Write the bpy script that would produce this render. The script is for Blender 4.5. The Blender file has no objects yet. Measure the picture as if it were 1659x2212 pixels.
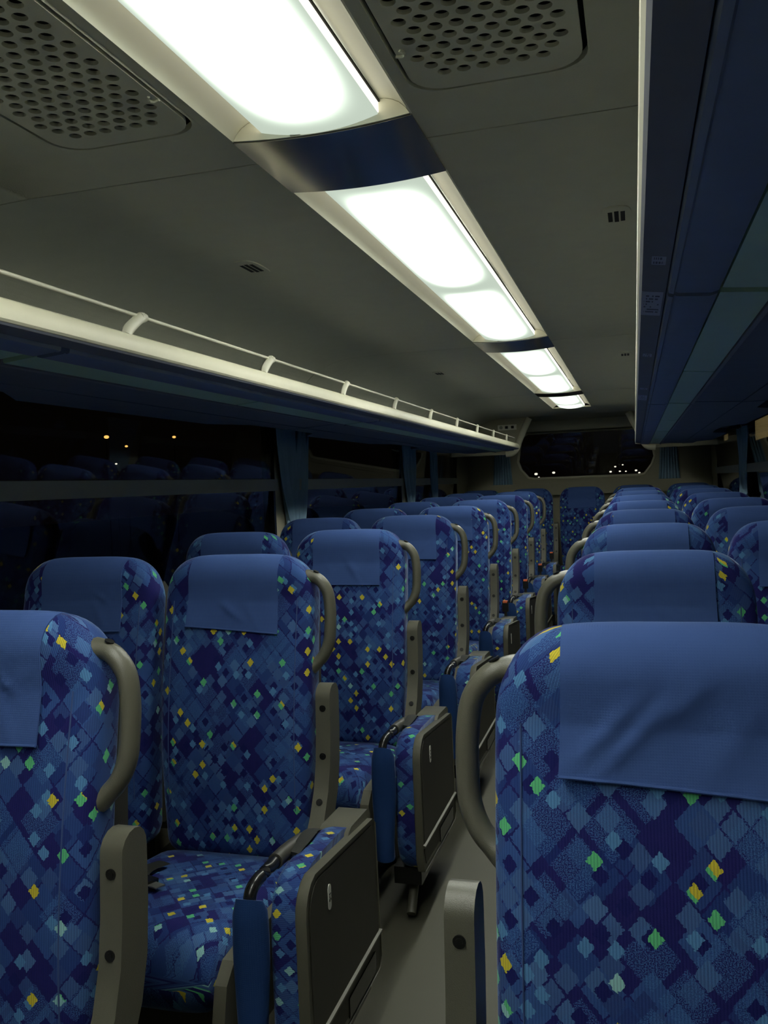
import bpy, bmesh, math, random
from mathutils import Vector, Matrix

# ------------------------------------------------------------------ camera, world, exposure
scene = bpy.context.scene
COL = scene.collection
PI = math.pi
CAM = Vector((.473, 0, 1.30))
yaw, pit, rol = math.radians(16.1747), math.radians(-1.668), math.radians(2.2767)
fw = Vector((-math.sin(yaw)*math.cos(pit), math.cos(yaw)*math.cos(pit), math.sin(pit)))
rt = Vector((math.cos(yaw), math.sin(yaw), 0)); up = rt.cross(fw)
R2 = rt*math.cos(rol) - up*math.sin(rol); U2 = rt*math.sin(rol) + up*math.cos(rol)
cd = bpy.data.cameras.new('camera'); cam = bpy.data.objects.new('camera', cd); COL.objects.link(cam)
m = Matrix.Identity(4)
for i in range(3):
    m[i][0], m[i][1], m[i][2], m[i][3] = R2[i], U2[i], -fw[i], CAM[i]
cam.matrix_world = m
cd.sensor_fit = 'HORIZONTAL'; cd.sensor_width = 36; cd.lens = 36*1873.9/1659; cd.clip_start = .02; cd.clip_end = 400
scene.camera = cam
w = bpy.data.worlds.new('night'); scene.world = w; w.use_nodes = True
w.node_tree.nodes['Background'].inputs[0].default_value = (.55, .36, .22, 1)
w.node_tree.nodes['Background'].inputs[1].default_value = .0035
vs = scene.view_settings
vs.view_transform = 'Standard'; vs.look = 'None'; vs.gamma = 1; vs.use_curve_mapping = False
vs.exposure = 0.6
LAMP = 17.0           # strength of the ceiling lamps' diffusers
scene.cycles.use_denoising = True
scene.cycles.max_bounces = 6
scene.cycles.diffuse_bounces = 4
scene.cycles.glossy_bounces = 3
scene.cycles.transmission_bounces = 2
scene.cycles.transparent_max_bounces = 6
scene.cycles.use_light_tree = False
scene.cycles.use_adaptive_sampling = True
scene.cycles.adaptive_threshold = .02
scene.cycles.caustics_reflective = False
scene.cycles.caustics_refractive = False
random.seed(4)

# ------------------------------------------------------------------ node helpers and materials
class NT:
    def __init__(s, name):
        s.mat = bpy.data.materials.new(name); s.mat.use_nodes = True
        s.t = s.mat.node_tree; s.t.nodes.clear()
        s.out = s.t.nodes.new('ShaderNodeOutputMaterial')
    def n(s, typ, **kw):
        nd = s.t.nodes.new(typ)
        for k, v in kw.items(): setattr(nd, k, v)
        return nd
    def l(s, a, b): s.t.links.new(a, b)
    def set(s, sock, v):
        if hasattr(v, 'is_linked') or isinstance(v, bpy.types.NodeSocket): s.l(v, sock)
        else: sock.default_value = v
    def math(s, op, a, b=0., c=0.):
        nd = s.n('ShaderNodeMath', operation=op)
        for k, v in enumerate((a, b, c)): s.set(nd.inputs[k], v)
        return nd.outputs[0]
    def vec(s, op, a, b):
        nd = s.n('ShaderNodeVectorMath', operation=op); s.set(nd.inputs[0], a); s.set(nd.inputs[1], b)
        return nd.outputs[0]
    def mix(s, f, a, b):
        nd = s.n('ShaderNodeMix', data_type='RGBA'); s.set(nd.inputs[0], f); s.set(nd.inputs[6], a); s.set(nd.inputs[7], b)
        return nd.outputs[2]
    def noise(s, vec, scale, detail=2):
        nd = s.n('ShaderNodeTexNoise'); s.l(vec, nd.inputs['Vector']); nd.inputs['Scale'].default_value = scale
        nd.inputs['Detail'].default_value = detail
        return nd.outputs[0]
    def xyz(s, x, y, z=0.):
        nd = s.n('ShaderNodeCombineXYZ')
        for k, v in enumerate((x, y, z)): s.set(nd.inputs[k], v)
        return nd.outputs[0]
    def white(s, v):
        nd = s.n('ShaderNodeTexWhiteNoise', noise_dimensions='3D'); s.l(v, nd.inputs['Vector'])
        sp = s.n('ShaderNodeSeparateColor'); s.l(nd.outputs['Color'], sp.inputs[0])
        return sp.outputs
    def bsdf(s, color, rough=.6, metal=0, bump=None, bstr=.2, bdist=.001, sheen=0, spec=.5):
        p = s.n('ShaderNodeBsdfPrincipled')
        s.set(p.inputs['Base Color'], color); s.set(p.inputs['Roughness'], rough); p.inputs['Metallic'].default_value = metal
        p.inputs['Specular IOR Level'].default_value = spec
        if sheen: p.inputs['Sheen Weight'].default_value = sheen; p.inputs['Sheen Roughness'].default_value = .25; p.inputs['Sheen Tint'].default_value = C(.55, .68, 1)
        if bump is not None:
            b = s.n('ShaderNodeBump'); b.inputs['Strength'].default_value = bstr; b.inputs['Distance'].default_value = bdist
            s.l(bump, b.inputs['Height']); s.l(b.outputs[0], p.inputs['Normal'])
        s.l(p.outputs[0], s.out.inputs[0])
        return p

def C(r, g, b): return (r, g, b, 1)

def plain(name, col, rough=.6, metal=0, var=.12, scale=18, bstr=.15, bscale=350, spec=.5):
    t = NT(name); tc = t.n('ShaderNodeTexCoord').outputs['Object']
    nz = t.noise(tc, scale, 3)
    c2 = tuple(min(1, c*(1+var)) for c in col); c1 = tuple(c*(1-var) for c in col)
    t.bsdf(t.mix(nz, C(*c1), C(*c2)), rough, metal, t.noise(tc, bscale, 1) if bstr > .2 else None, bstr, .0006, spec=spec)
    return t.mat

def fabric_material():
    t = NT('patterned_fabric')
    uv = t.n('ShaderNodeUVMap').outputs[0]
    loc = t.n('ShaderNodeObjectInfo').outputs['Location']
    sp = t.n('ShaderNodeSeparateXYZ'); t.l(loc, sp.inputs[0])
    off = t.xyz(t.math('MULTIPLY', sp.outputs[1], 3.713), t.math('ADD', t.math('MULTIPLY', sp.outputs[0], 5.31), t.math('MULTIPLY', sp.outputs[1], 1.93)))
    p = t.vec('ADD', uv, off)
    # ragged woven edges
    nz = t.n('ShaderNodeTexNoise'); t.l(p, nz.inputs['Vector']); nz.inputs['Scale'].default_value = 260; nz.inputs['Detail'].default_value = 1
    jit = t.vec('MULTIPLY', t.vec('SUBTRACT', nz.outputs['Color'], (.5, .5, .5)), (.006, .006, 0))
    pj = t.vec('ADD', p, jit)
    s2 = t.n('ShaderNodeSeparateXYZ'); t.l(pj, s2.inputs[0]); U, V = s2.outputs[0], s2.outputs[1]
    def cells(sx, sy, ox, seed):
        a = t.math('ADD', t.math('ADD', t.math('DIVIDE', U, sx), t.math('DIVIDE', V, sy)), ox)
        b = t.math('ADD', t.math('SUBTRACT', t.math('DIVIDE', U, sx), t.math('DIVIDE', V, sy)), ox*.63)
        fa, fb = t.math('FLOOR', a), t.math('FLOOR', b)
        h = t.white(t.xyz(fa, fb, seed))
        da = t.math('ABSOLUTE', t.math('SUBTRACT', t.math('SUBTRACT', a, fa), .5))
        db = t.math('ABSOLUTE', t.math('SUBTRACT', t.math('SUBTRACT', b, fb), .5))
        return h, t.math('MAXIMUM', da, db), a, b
    weave = t.noise(p, 700, 1)
    navy = t.mix(t.noise(p, 30, 2), C(.008, .013, .105), C(.018, .015, .120))
    col = navy
    stip = t.math('GREATER_THAN', weave, .5)
    hA, dA, _, _ = cells(.052, .060, 0, 1.)
    fA = t.math('MULTIPLY', t.math('LESS_THAN', hA[0], .62), t.math('LESS_THAN', dA, .47))
    cA = t.mix(hA[1], C(.014, .040, .17), C(.042, .112, .30))
    col = t.mix(t.math('MULTIPLY', fA, .92), col, cA)
    hB, dB, _, _ = cells(.033, .038, .37, 2.)
    fB = t.math('MULTIPLY', t.math('LESS_THAN', hB[0], .36), t.math('LESS_THAN', dB, .44))
    col = t.mix(fB, col, t.mix(hB[1], C(.012, .028, .15), C(.075, .168, .35)))
    # stippled light patches
    hD, dD, _, _ = cells(.075, .086, .21, 5.)
    fD = t.math('MULTIPLY', t.math('MULTIPLY', t.math('LESS_THAN', hD[0], .4), t.math('LESS_THAN', dD, .42)), stip)
    col = t.mix(t.math('MULTIPLY', fD, .7), col, C(.060, .165, .38))
    # small dark inset diamonds
    hE, dE, _, _ = cells(.052, .060, 0, 9.)
    fE = t.math('MULTIPLY', t.math('LESS_THAN', hE[0], .3), t.math('LESS_THAN', dE, .2))
    col = t.mix(fE, col, C(.008, .011, .10))
    hF, dF, _, _ = cells(.033, .038, .8, 12.)
    fF = t.math('MULTIPLY', t.math('LESS_THAN', hF[0], .09), t.math('LESS_THAN', dF, .3))
    col = t.mix(fF, col, C(.09, .25, .46))
    # bright diamonds: yellow, green, pale cyan
    hC, dC, a, b = cells(.042, .050, .5, 3.)
    fC = t.math('MULTIPLY', t.math('LESS_THAN', hC[0], .19), t.math('LESS_THAN', dC, .22))
    two = t.math('LESS_THAN', t.math('FRACT', a), t.math('ADD', .35, t.math('MULTIPLY', hC[2], .6)))
    yellow, green, cyan = C(.66, .57, .04), C(.12, .56, .22), C(.30, .60, .55)
    base = t.mix(t.math('GREATER_THAN', hC[1], .45), yellow, green)
    base = t.mix(t.math('GREATER_THAN', hC[1], .85), base, cyan)
    base = t.mix(two, t.mix(t.math('GREATER_THAN', hC[1], .6), yellow, green), base)
    col = t.mix(fC, col, base)
    # vertical ribs
    s3 = t.n('ShaderNodeSeparateXYZ'); t.l(p, s3.inputs[0])
    rib = t.math('MULTIPLY_ADD', t.math('SINE', t.math('MULTIPLY', s3.outputs[0], 2*PI/.0036)), .5, .5)
    col = t.mix(t.math('MULTIPLY', rib, .28), col, C(.008, .012, .08))
    mul = t.n('ShaderNodeMix', data_type='RGBA', blend_type='MULTIPLY'); mul.inputs[0].default_value = 1; t.l(col, mul.inputs[6]); mul.inputs[7].default_value = C(1.14, 1.10, 1.14); col = mul.outputs[2]
    t.bsdf(col, .85, 0, t.math('ADD', rib, weave), .35, .0008, sheen=.6, spec=.2)
    return t.mat

def cloth_material(name, c1, c2, wscale=900, sheen=.2):
    t = NT(name); tc = t.n('ShaderNodeTexCoord').outputs['Object']
    w1 = t.n('ShaderNodeTexWave', wave_type='BANDS', bands_direction='X'); t.l(tc, w1.inputs[0]); w1.inputs['Scale'].default_value = wscale/9
    w2 = t.n('ShaderNodeTexWave', wave_type='BANDS', bands_direction='Z'); t.l(tc, w2.inputs[0]); w2.inputs['Scale'].default_value = wscale/9
    wv = t.math('MULTIPLY', w1.outputs[1], w2.outputs[1])
    col = t.mix(t.noise(tc, 14, 3), C(*c1), C(*c2))
    t.bsdf(col, .9, 0, wv, .25, .0008, sheen=sheen, spec=.15)
    return t.mat

def lamp_material(hx, hy):
    # a fluorescent tube behind an opal sheet: brightest over the tube, weaker at its ends
    t = NT('lamp_diffuser'); tc = t.n('ShaderNodeTexCoord').outputs['Object']
    sp = t.n('ShaderNodeSeparateXYZ'); t.l(tc, sp.inputs[0])
    def edge(v, h, soft):
        nd = t.n('ShaderNodeMapRange', interpolation_type='SMOOTHSTEP'); t.l(t.math('ABSOLUTE', v), nd.inputs[0])
        nd.inputs[1].default_value = h-soft; nd.inputs[2].default_value = h; nd.inputs[3].default_value = 1; nd.inputs[4].default_value = 0
        return nd.outputs[0]
    f = t.math('MULTIPLY', edge(sp.outputs[0], hx*1.10, hx*1.0), edge(sp.outputs[1], hy*1.0, min(.24, hy*.75)))
    f = t.math('POWER', f, 1.8)
    e = t.n('ShaderNodeEmission'); t.l(t.mix(f, C(.86, 1, .84), C(1, 1, .93)), e.inputs[0])
    t.l(t.math('MULTIPLY_ADD', f, LAMP*1.12, .42), e.inputs[1])
    t.l(e.outputs[0], t.out.inputs[0])
    return t.mat

def emit(name, col, s):
    t = NT(name); e = t.n('ShaderNodeEmission'); e.inputs[0].default_value = C(*col); e.inputs[1].default_value = s
    t.l(e.outputs[0], t.out.inputs[0]); return t.mat

def glass_material():
    t = NT('window_glass')
    ge = t.n('ShaderNodeNewGeometry'); dt = t.n('ShaderNodeVectorMath', operation='DOT_PRODUCT')
    t.l(ge.outputs['Normal'], dt.inputs[0]); t.l(ge.outputs['Incoming'], dt.inputs[1])
    sch = t.math('MULTIPLY_ADD', t.math('POWER', t.math('SUBTRACT', 1., t.math('ABSOLUTE', dt.outputs['Value'])), 5.), .95, .045)
    tr = t.n('ShaderNodeBsdfTransparent'); tr.inputs[0].default_value = C(.55, .58, .6)
    gl = t.n('ShaderNodeBsdfGlossy'); gl.inputs['Roughness'].default_value = .02
    mx = t.n('ShaderNodeMixShader'); t.l(sch, mx.inputs[0]); t.l(tr.outputs[0], mx.inputs[1]); t.l(gl.outputs[0], mx.inputs[2])
    t.l(mx.outputs[0], t.out.inputs[0]); return t.mat

def print_material(name, paper, ink, rows, seed):
    # small dark print in rows on a sticker (too small in the photograph to read)
    t = NT(name); tc = t.n('ShaderNodeTexCoord').outputs['Generated']
    sp = t.n('ShaderNodeSeparateXYZ'); t.l(tc, sp.inputs[0])
    x, y = sp.outputs[0], sp.outputs[1]
    ln = t.math('LESS_THAN', t.math('ABSOLUTE', t.math('SUBTRACT', t.math('FRACT', t.math('MULTIPLY', y, rows)), .5)), .27)
    wn = t.white(t.xyz(t.math('FLOOR', t.math('MULTIPLY', x, 14)), t.math('FLOOR', t.math('MULTIPLY', y, rows)), seed))
    inb = t.math('MULTIPLY', t.math('LESS_THAN', t.math('ABSOLUTE', t.math('SUBTRACT', x, .5)), .38), t.math('LESS_THAN', t.math('ABSOLUTE', t.math('SUBTRACT', y, .5)), .4))
    f = t.math('MULTIPLY', t.math('MULTIPLY', ln, t.math('LESS_THAN', wn[0], .5)), inb)
    t.bsdf(t.mix(f, C(*paper), C(*ink)), .5)
    return t.mat

FABRIC = fabric_material()
COVER = cloth_material('head_cover_cloth', (.050, .098, .275), (.059, .116, .315))
SLEEVE = cloth_material('sleeve_cloth', (.013, .044, .15), (.018, .056, .18), 700)
CURTAIN = cloth_material('curtain_cloth', (.24, .38, .50), (.32, .48, .60), 400)
GREY = plain('grey_plastic', (.115, .112, .083), .36, bstr=.5, bscale=900)
DGREY = plain('dark_grey_panel', (.050, .048, .037), .5, bstr=.4, bscale=700)
BLACK = plain('black_plastic', (.012, .012, .012), .25)
STRAP = plain('belt_webbing', (.014, .016, .013), .8)
METAL = plain('frame_steel', (.28, .28, .25), .4, .7)
SCREW = plain('screw_steel', (.05, .05, .048), .35, .9)
CREAM = plain('cream_trim', (.74, .71, .53), .45, var=.04)
LTRIM = plain('lamp_trim_white', (.90, .88, .73), .5, var=.03)
CEIL = plain('ceiling_lining', (.64, .63, .495), .85, var=.05, bstr=.5, bscale=260)
WALL = plain('wall_lining', (.42, .40, .29), .75, var=.05)
FLOOR = plain('floor_vinyl', (.090, .088, .062), .5, var=.1, scale=6)
DARK = plain('dark_void', (.01, .01, .01), .9)
RACKD = plain('rack_dark_panel', (.24, .25, .29), .55)
RACKB = plain('rack_blue_panel', (.25, .32, .50), .5)
RACKO = plain('rack_outer_panel', (.18, .21, .27), .6)
STRIP = plain('green_strip', (.66, .94, .70), .35, var=.05)
RAIL = plain('rail_white', (.72, .70, .56), .4, var=.03)
WRAIL = plain('window_rail_grey', (.34, .36, .30), .5, var=.05)
CHROME = plain('polished_metal', (.30, .28, .255), .16, 1, var=.05, bstr=.02, bscale=30)
ORANGE = plain('orange_button', (.75, .16, .06), .45)
WHITEP = plain('white_plastic', (.85, .84, .74), .4, var=.03)
ASPH = plain('asphalt', (.04, .04, .04), .9)
GLASS = glass_material()
PIPING = plain('piping_cord', (.045, .085, .23), .8)

# ------------------------------------------------------------------ mesh helpers
def link(name, me, mat, parent=None, loc=(0, 0, 0)):
    o = bpy.data.objects.new(name, me); COL.objects.link(o)
    if mat is not None and not me.materials: me.materials.append(mat)
    o.parent = parent; o.location = loc
    return o
def mesh(name, vs_, fs, uv=None, smooth=True):
    me = bpy.data.meshes.new(name); me.from_pydata([tuple(v) for v in vs_], [], fs)
    if uv is not None:
        ly = me.uv_layers.new(name='UVMap')
        for lp in me.loops: ly.data[lp.index].uv = uv[lp.vertex_index]
    bm = bmesh.new(); bm.from_mesh(me); bmesh.ops.recalc_face_normals(bm, faces=bm.faces); bm.to_mesh(me); bm.free()
    if smooth:
        me.polygons.foreach_set('use_smooth', [True]*len(me.polygons))
        try: me.set_sharp_from_angle(angle=math.radians(40))
        except Exception: pass
    return me
def bm_mesh(name, bm, bevel=0, seg=2, smooth=True):
    if bevel:
        ed = [e for e in bm.edges if len(e.link_faces) == 2 and e.calc_face_angle(0) > .5]
        bmesh.ops.bevel(bm, geom=ed, offset=bevel, segments=seg, profile=.5, affect='EDGES', clamp_overlap=True)
    bmesh.ops.recalc_face_normals(bm, faces=bm.faces)
    me = bpy.data.meshes.new(name); bm.to_mesh(me); bm.free()
    if smooth:
        me.polygons.foreach_set('use_smooth', [True]*len(me.polygons))
        try: me.set_sharp_from_angle(angle=math.radians(35))
        except Exception: pass
    return me
def add_box(bm, x0, x1, y0, y1, z0, z1):
    v = [bm.verts.new(p) for p in ((x0,y0,z0),(x1,y0,z0),(x1,y1,z0),(x0,y1,z0),(x0,y0,z1),(x1,y0,z1),(x1,y1,z1),(x0,y1,z1))]
    for f in ((0,3,2,1),(4,5,6,7),(0,1,5,4),(1,2,6,5),(2,3,7,6),(3,0,4,7)): bm.faces.new([v[i] for i in f])
def box(name, b, bevel=0, seg=2):
    bm = bmesh.new()
    for q in (b if isinstance(b[0], (tuple, list)) else [b]): add_box(bm, *q)
    return bm_mesh(name, bm, bevel, seg)
def prism(name, poly, a, b, axis='x', bevel=0, seg=2):
    """extrude a polygon of the two other axes (in x,y,z order) from a to b along axis"""
    def P(t, q):
        return {'x': (t, q[0], q[1]), 'y': (q[0], t, q[1]), 'z': (q[0], q[1], t)}[axis]
    bm = bmesh.new()
    A = [bm.verts.new(P(a, q)) for q in poly]; B = [bm.verts.new(P(b, q)) for q in poly]; n = len(poly)
    bm.faces.new(A); bm.faces.new(B[::-1])
    for i in range(n): bm.faces.new((A[i], B[i], B[(i+1) % n], A[(i+1) % n]))
    return bm_mesh(name, bm, bevel, seg)
def loft(name, rings, uv=None, caps=True, smooth=True):
    n = len(rings[0]); vs_ = [p for r in rings for p in r]; fs = []
    for i in range(len(rings)-1):
        for j in range(n):
            k = (j+1) % n
            fs.append((i*n+j, i*n+k, (i+1)*n+k, (i+1)*n+j))
    if caps:
        fs.append(tuple(range(n))[::-1]); fs.append(tuple((len(rings)-1)*n+j for j in range(n)))
    return mesh(name, vs_, fs, uv, smooth)
def catmull(pts, sub=6):
    out = []; P = [Vector(p) for p in pts]
    for i in range(len(P)-1):
        p0, p1, p2, p3 = P[max(i-1, 0)], P[i], P[i+1], P[min(i+2, len(P)-1)]
        for k in range(sub):
            t = k/sub
            out.append(.5*((2*p1)+(p2-p0)*t+(2*p0-5*p1+4*p2-p3)*t*t+(3*p1-p0-3*p2+p3)*t**3))
    out.append(P[-1]); return out
def tube(name, pts, r, segs=12, flat=1.0, ref=(0, 1, 0)):
    """r: radius, list of radii or function of 0..1; flat scales the section along ref"""
    P = [Vector(p) for p in pts]; rings = []; n = len(P)
    for i, p in enumerate(P):
        d = (P[min(i+1, n-1)]-P[max(i-1, 0)]).normalized()
        a = Vector(ref); a = (a-d*a.dot(d))
        if a.length < 1e-3: a = Vector((1, 0, 0))-d*d.x
        a.normalize(); b = d.cross(a)
        rr = r(i/(n-1)) if callable(r) else (r[i] if isinstance(r, (list, tuple)) else r)
        rings.append([p+a*math.cos(2*PI*k/segs)*rr*flat+b*math.sin(2*PI*k/segs)*rr for k in range(segs)])
    return loft(name, rings)
def cyl(name, p0, p1, r, segs=12): return tube(name, [p0, p1], r, segs)
def sheet(name, G, th, direction=None):
    """solid cloth from a grid of points G[row][col]; thickness th along vertex normals"""
    R_, C_ = len(G), len(G[0]); V = [[Vector(p) for p in r] for r in G]
    back = []
    for i in range(R_):
        row = []
        for j in range(C_):
            du = V[i][min(j+1, C_-1)]-V[i][max(j-1, 0)]; dv = V[min(i+1, R_-1)][j]-V[max(i-1, 0)][j]
            nn = du.cross(dv); nn = nn.normalized() if nn.length > 1e-12 else Vector((0, 0, 1))
            row.append(V[i][j]+nn*th)
        back.append(row)
    vs_ = [p for r in V for p in r]+[p for r in back for p in r]; N = R_*C_; fs = []
    for i in range(R_-1):
        for j in range(C_-1):
            a, b, c, d = i*C_+j, i*C_+j+1, (i+1)*C_+j+1, (i+1)*C_+j
            fs += [(a, b, c, d), (N+d, N+c, N+b, N+a)]
    rim = [j for j in range(C_)]+[i*C_+C_-1 for i in range(1, R_)]+[(R_-1)*C_+j for j in range(C_-2, -1, -1)]+[i*C_ for i in range(R_-2, 0, -1)]
    for k in range(len(rim)):
        a, b = rim[k], rim[(k+1) % len(rim)]; fs.append((a, N+a, N+b, b))
    return mesh(name, vs_, fs)
def text_mesh(name, s, size, mat_thick=.0004):
    cu = bpy.data.curves.new(name, 'FONT'); cu.body = s; cu.size = size; cu.extrude = mat_thick; cu.align_x = 'CENTER'; cu.align_y = 'CENTER'
    o = bpy.data.objects.new(name, cu); COL.objects.link(o)
    dg = bpy.context.evaluated_depsgraph_get(); me = bpy.data.meshes.new_from_object(o.evaluated_get(dg))
    bpy.data.objects.remove(o); return me
def empty(name, loc=(0, 0, 0)):
    o = bpy.data.objects.new(name, None); COL.objects.link(o); o.location = loc; o.empty_display_size = .05; return o
def tag(o, label, cat, group=None):
    o['label'] = label; o['category'] = cat
    if group: o['group'] = group
    return o
def struct(o): o['kind'] = 'structure'; return o
def copy_tree(o, parent=None):
    c = o.copy(); COL.objects.link(c)
    if parent is not None: c.parent = parent
    for ch in list(o.children): copy_tree(ch, c)
    return c
def mirror_mesh(me):
    q = me.copy(); q.transform(Matrix.Scale(-1, 4, (1, 0, 0))); q.flip_normals(); return q

SL = .0138                      # the floor rises slightly towards the rear
XC = .505                       # aisle seat centre from the centre line
XW = .945                       # window seat centre
Y0, Y1 = -1.7, 8.95             # front and rear ends of the cabin
HW = 1.19                       # half width at the walls
ZC = 1.885                      # ceiling height
def fz(y): return SL*y

# ------------------------------------------------------------------ setting: floor, walls, ceiling
fl = struct(link('floor', mesh('floor', [(-HW, Y0, fz(Y0)), (HW, Y0, fz(Y0)), (HW, Y1, fz(Y1)), (-HW, Y1, fz(Y1)),
      (-HW, Y0, fz(Y0)-.08), (HW, Y0, fz(Y0)-.08), (HW, Y1, fz(Y1)-.08), (-HW, Y1, fz(Y1)-.08)],
      [(0,1,2,3),(4,7,6,5),(0,4,5,1),(1,5,6,2),(2,6,7,3),(3,7,4,0)], smooth=False), FLOOR))
PILL = [(-1.7, -.55), (1.58, 1.84), (3.86, 4.12), (6.22, 6.5), (8.3, 8.95)]      # solid wall between the windows
SILL, WTOP = .78, 1.645
for sd, nm in ((-1, 'left'), (1, 'right')):
    bx = [(sd*HW, sd*(HW+.06), Y0, Y1, -.05, SILL), (sd*HW, sd*(HW+.06), Y0, Y1, WTOP, 1.95)]
    for a, b in PILL: bx.append((sd*HW, sd*(HW+.06), a, b, SILL, WTOP))
    bx = [(min(q[0], q[1]), max(q[0], q[1])) + q[2:] for q in bx]
    struct(link('wall_'+nm, box('wall_'+nm, bx), WALL))
wi = 0
for sd in (-1, 1):
    for k in range(len(PILL)-1):
        a, b = PILL[k][1], PILL[k+1][0]; wi += 1
        r = struct(empty('window_%d' % wi, (sd*(HW+.03), (a+b)/2, SILL)))
        h = (b-a)/2
        for q0, q1 in ((1.335, WTOP+.004), (SILL, 1.32)):
            gp = link('glass_pane', box('pane', (-.003, .003, -h, h, q0-SILL, q1-SILL)), GLASS, r, (sd*.03, 0, 0)); gp.rotation_euler.y = -sd*math.radians(5.5)
        x0, x1 = sorted((-sd*.02, -sd*.050))
        link('window_rail', box('rail', (x0, x1, -h, h, 1.301-SILL, 1.356-SILL), .006), WRAIL, r)
        fr = .022
        x0, x1 = sorted((-sd*.004, -sd*.034))
        link('window_frame', box('frame', [(x0, x1, -h, h, 0, fr), (x0, x1, -h, h, WTOP-SILL-fr, WTOP-SILL), (x0, x1, -h, -h+fr, fr, WTOP-SILL-fr), (x0, x1, h-fr, h, fr, WTOP-SILL-fr)]), BLACK, r)
# rear wall with its wide window, and the ledge under it
RY = 8.95
wpoly = [(-.56, 1.335), (-.50, 1.325), (.50, 1.325), (.56, 1.335), (.63, 1.42), (.66, 1.50), (.62, 1.74), (.55, 1.775), (-.55, 1.775), (-.62, 1.74), (-.66, 1.50), (-.63, 1.42)]
def rear_wall():
    bm = bmesh.new(); n = len(wpoly)
    out = []
    for x, z in wpoly:                                    # outer border point for every window corner
        if z < 1.34: out.append((x*2.1, 0.0))
        elif z > 1.76: out.append((x*2.1, 1.95))
        else: out.append((HW if x > 0 else -HW, {1.42: .5, 1.50: 1.4, 1.74: 1.95}.get(z, z)))
    A = [bm.verts.new((x, RY, z)) for x, z in wpoly]; B = [bm.verts.new((x, RY, z)) for x, z in out]
    A2 = [bm.verts.new((x, RY+.06, z)) for x, z in wpoly]
    for i in range(n):
        k = (i+1) % n
        bm.faces.new((A[i], A[k], B[k], B[i])); bm.faces.new((A[i], A2[i], A2[k], A[k]))
    return bm_mesh('wall_rear', bm)
struct(link('wall_rear', rear_wall(), WALL))
rw = struct(empty('window_%d' % (wi+1), (0, RY+.04, 1.325)))
link('glass_pane', prism('pane', [(x, z-1.325) for x, z in wpoly], 0, .006, 'y'), GLASS, rw).rotation_euler.x = math.radians(5)
link('window_frame', tube('frame', [(x*1.015, -.042, (z-1.55)*1.03+.225) for x, z in wpoly]+[(wpoly[0][0]*1.015, -.042, (wpoly[0][1]-1.55)*1.03+.225)], .013, 8), CREAM, rw)
struct(link('trim_1', box('rear_ledge', (-HW, HW, 8.84, RY, 1.15, 1.27), .012), WALL))
struct(link('wall_front', box('wall_front', (-HW, HW, Y0-.06, Y0, -.05, 1.95)), RACKO))

# ceiling: a dark slab above, lined with panels that stop at the seams and at the lamp trough
ceil = struct(link('ceiling', box('ceiling_slab', (-HW-.05, HW+.05, Y0, Y1, 1.965, 2.0)), DARK))
prof = [(.152, ZC), (.64, ZC), (.74, ZC-.005), (.82, ZC-.020), (.89, ZC-.050), (.94, ZC-.088), (.972, ZC-.135), (.985, ZC-.19), (.985, ZC-.262)]
prof = [prof[0]] + [tuple(p)[:2] for p in [(v.x, v.y) for v in catmull([(a, b, 0) for a, b in prof[1:]], 4)]]
seams = [Y0, 1.45, 3.72, 5.99, 8.02, Y1]
GR = (.172, .432, .52, 1.285)          # opening for the air grille (x0,x1,y0,y1)
def ceil_panel(sd, a, b, hole=None):
    g = .0022; V = []; F = []
    def quad(x0, x1, z0, z1, ya, yb, t=.012):
        i = len(V)
        V.extend([(sd*x0, ya, z0), (sd*x1, ya, z1), (sd*x1, yb, z1), (sd*x0, yb, z0), (sd*x0, ya, z0+t), (sd*x1, ya, z1+t), (sd*x1, yb, z1+t), (sd*x0, yb, z0+t)])
        for f in ((0,1,2,3),(4,7,6,5),(0,4,5,1),(2,6,7,3),(0,3,7,4),(1,5,6,2)): F.append(tuple(i+k for k in f))
    for k in range(len(prof)-1):
        (x0, z0), (x1, z1) = prof[k], prof[k+1]
        if hole and k == 0:
            hx0, hx1, hy0, hy1 = hole
            quad(x0, hx0, z0, z0, a+g, b-g); quad(hx1, x1, z0, z1, a+g, b-g)
            quad(hx0, hx1, z0, z0, a+g, hy0); quad(hx0, hx1, z0, z0, hy1, b-g)
        else: quad(x0, x1, z0, z1, a+g, b-g)
    me = mesh('ceiling_panel', V, F); bm = bmesh.new(); bm.from_mesh(me)
    bmesh.ops.remove_doubles(bm, verts=bm.verts, dist=1e-5)
    return bm_mesh('ceiling_panel', bm)
for sd in (-1, 1):
    for k in range(len(seams)-1):
        link('ceiling_panel', ceil_panel(sd, seams[k], seams[k+1], GR if k == 0 else None), CEIL, ceil)
# end of the lamp trough at the rear
link('ceiling_panel', box('ceiling_panel', (-.152, .152, 7.27, Y1, ZC, ZC+.012)), CEIL, ceil)
struct(link('trim_2', box('rear_header', [(-.62, .62, 8.70, RY, 1.785, 1.90), (-.10, .36, 8.685, 8.70, 1.80, 1.85), (-.2, -.12, 8.685, 8.70, 1.80, 1.84)], .01), CEIL))

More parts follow.
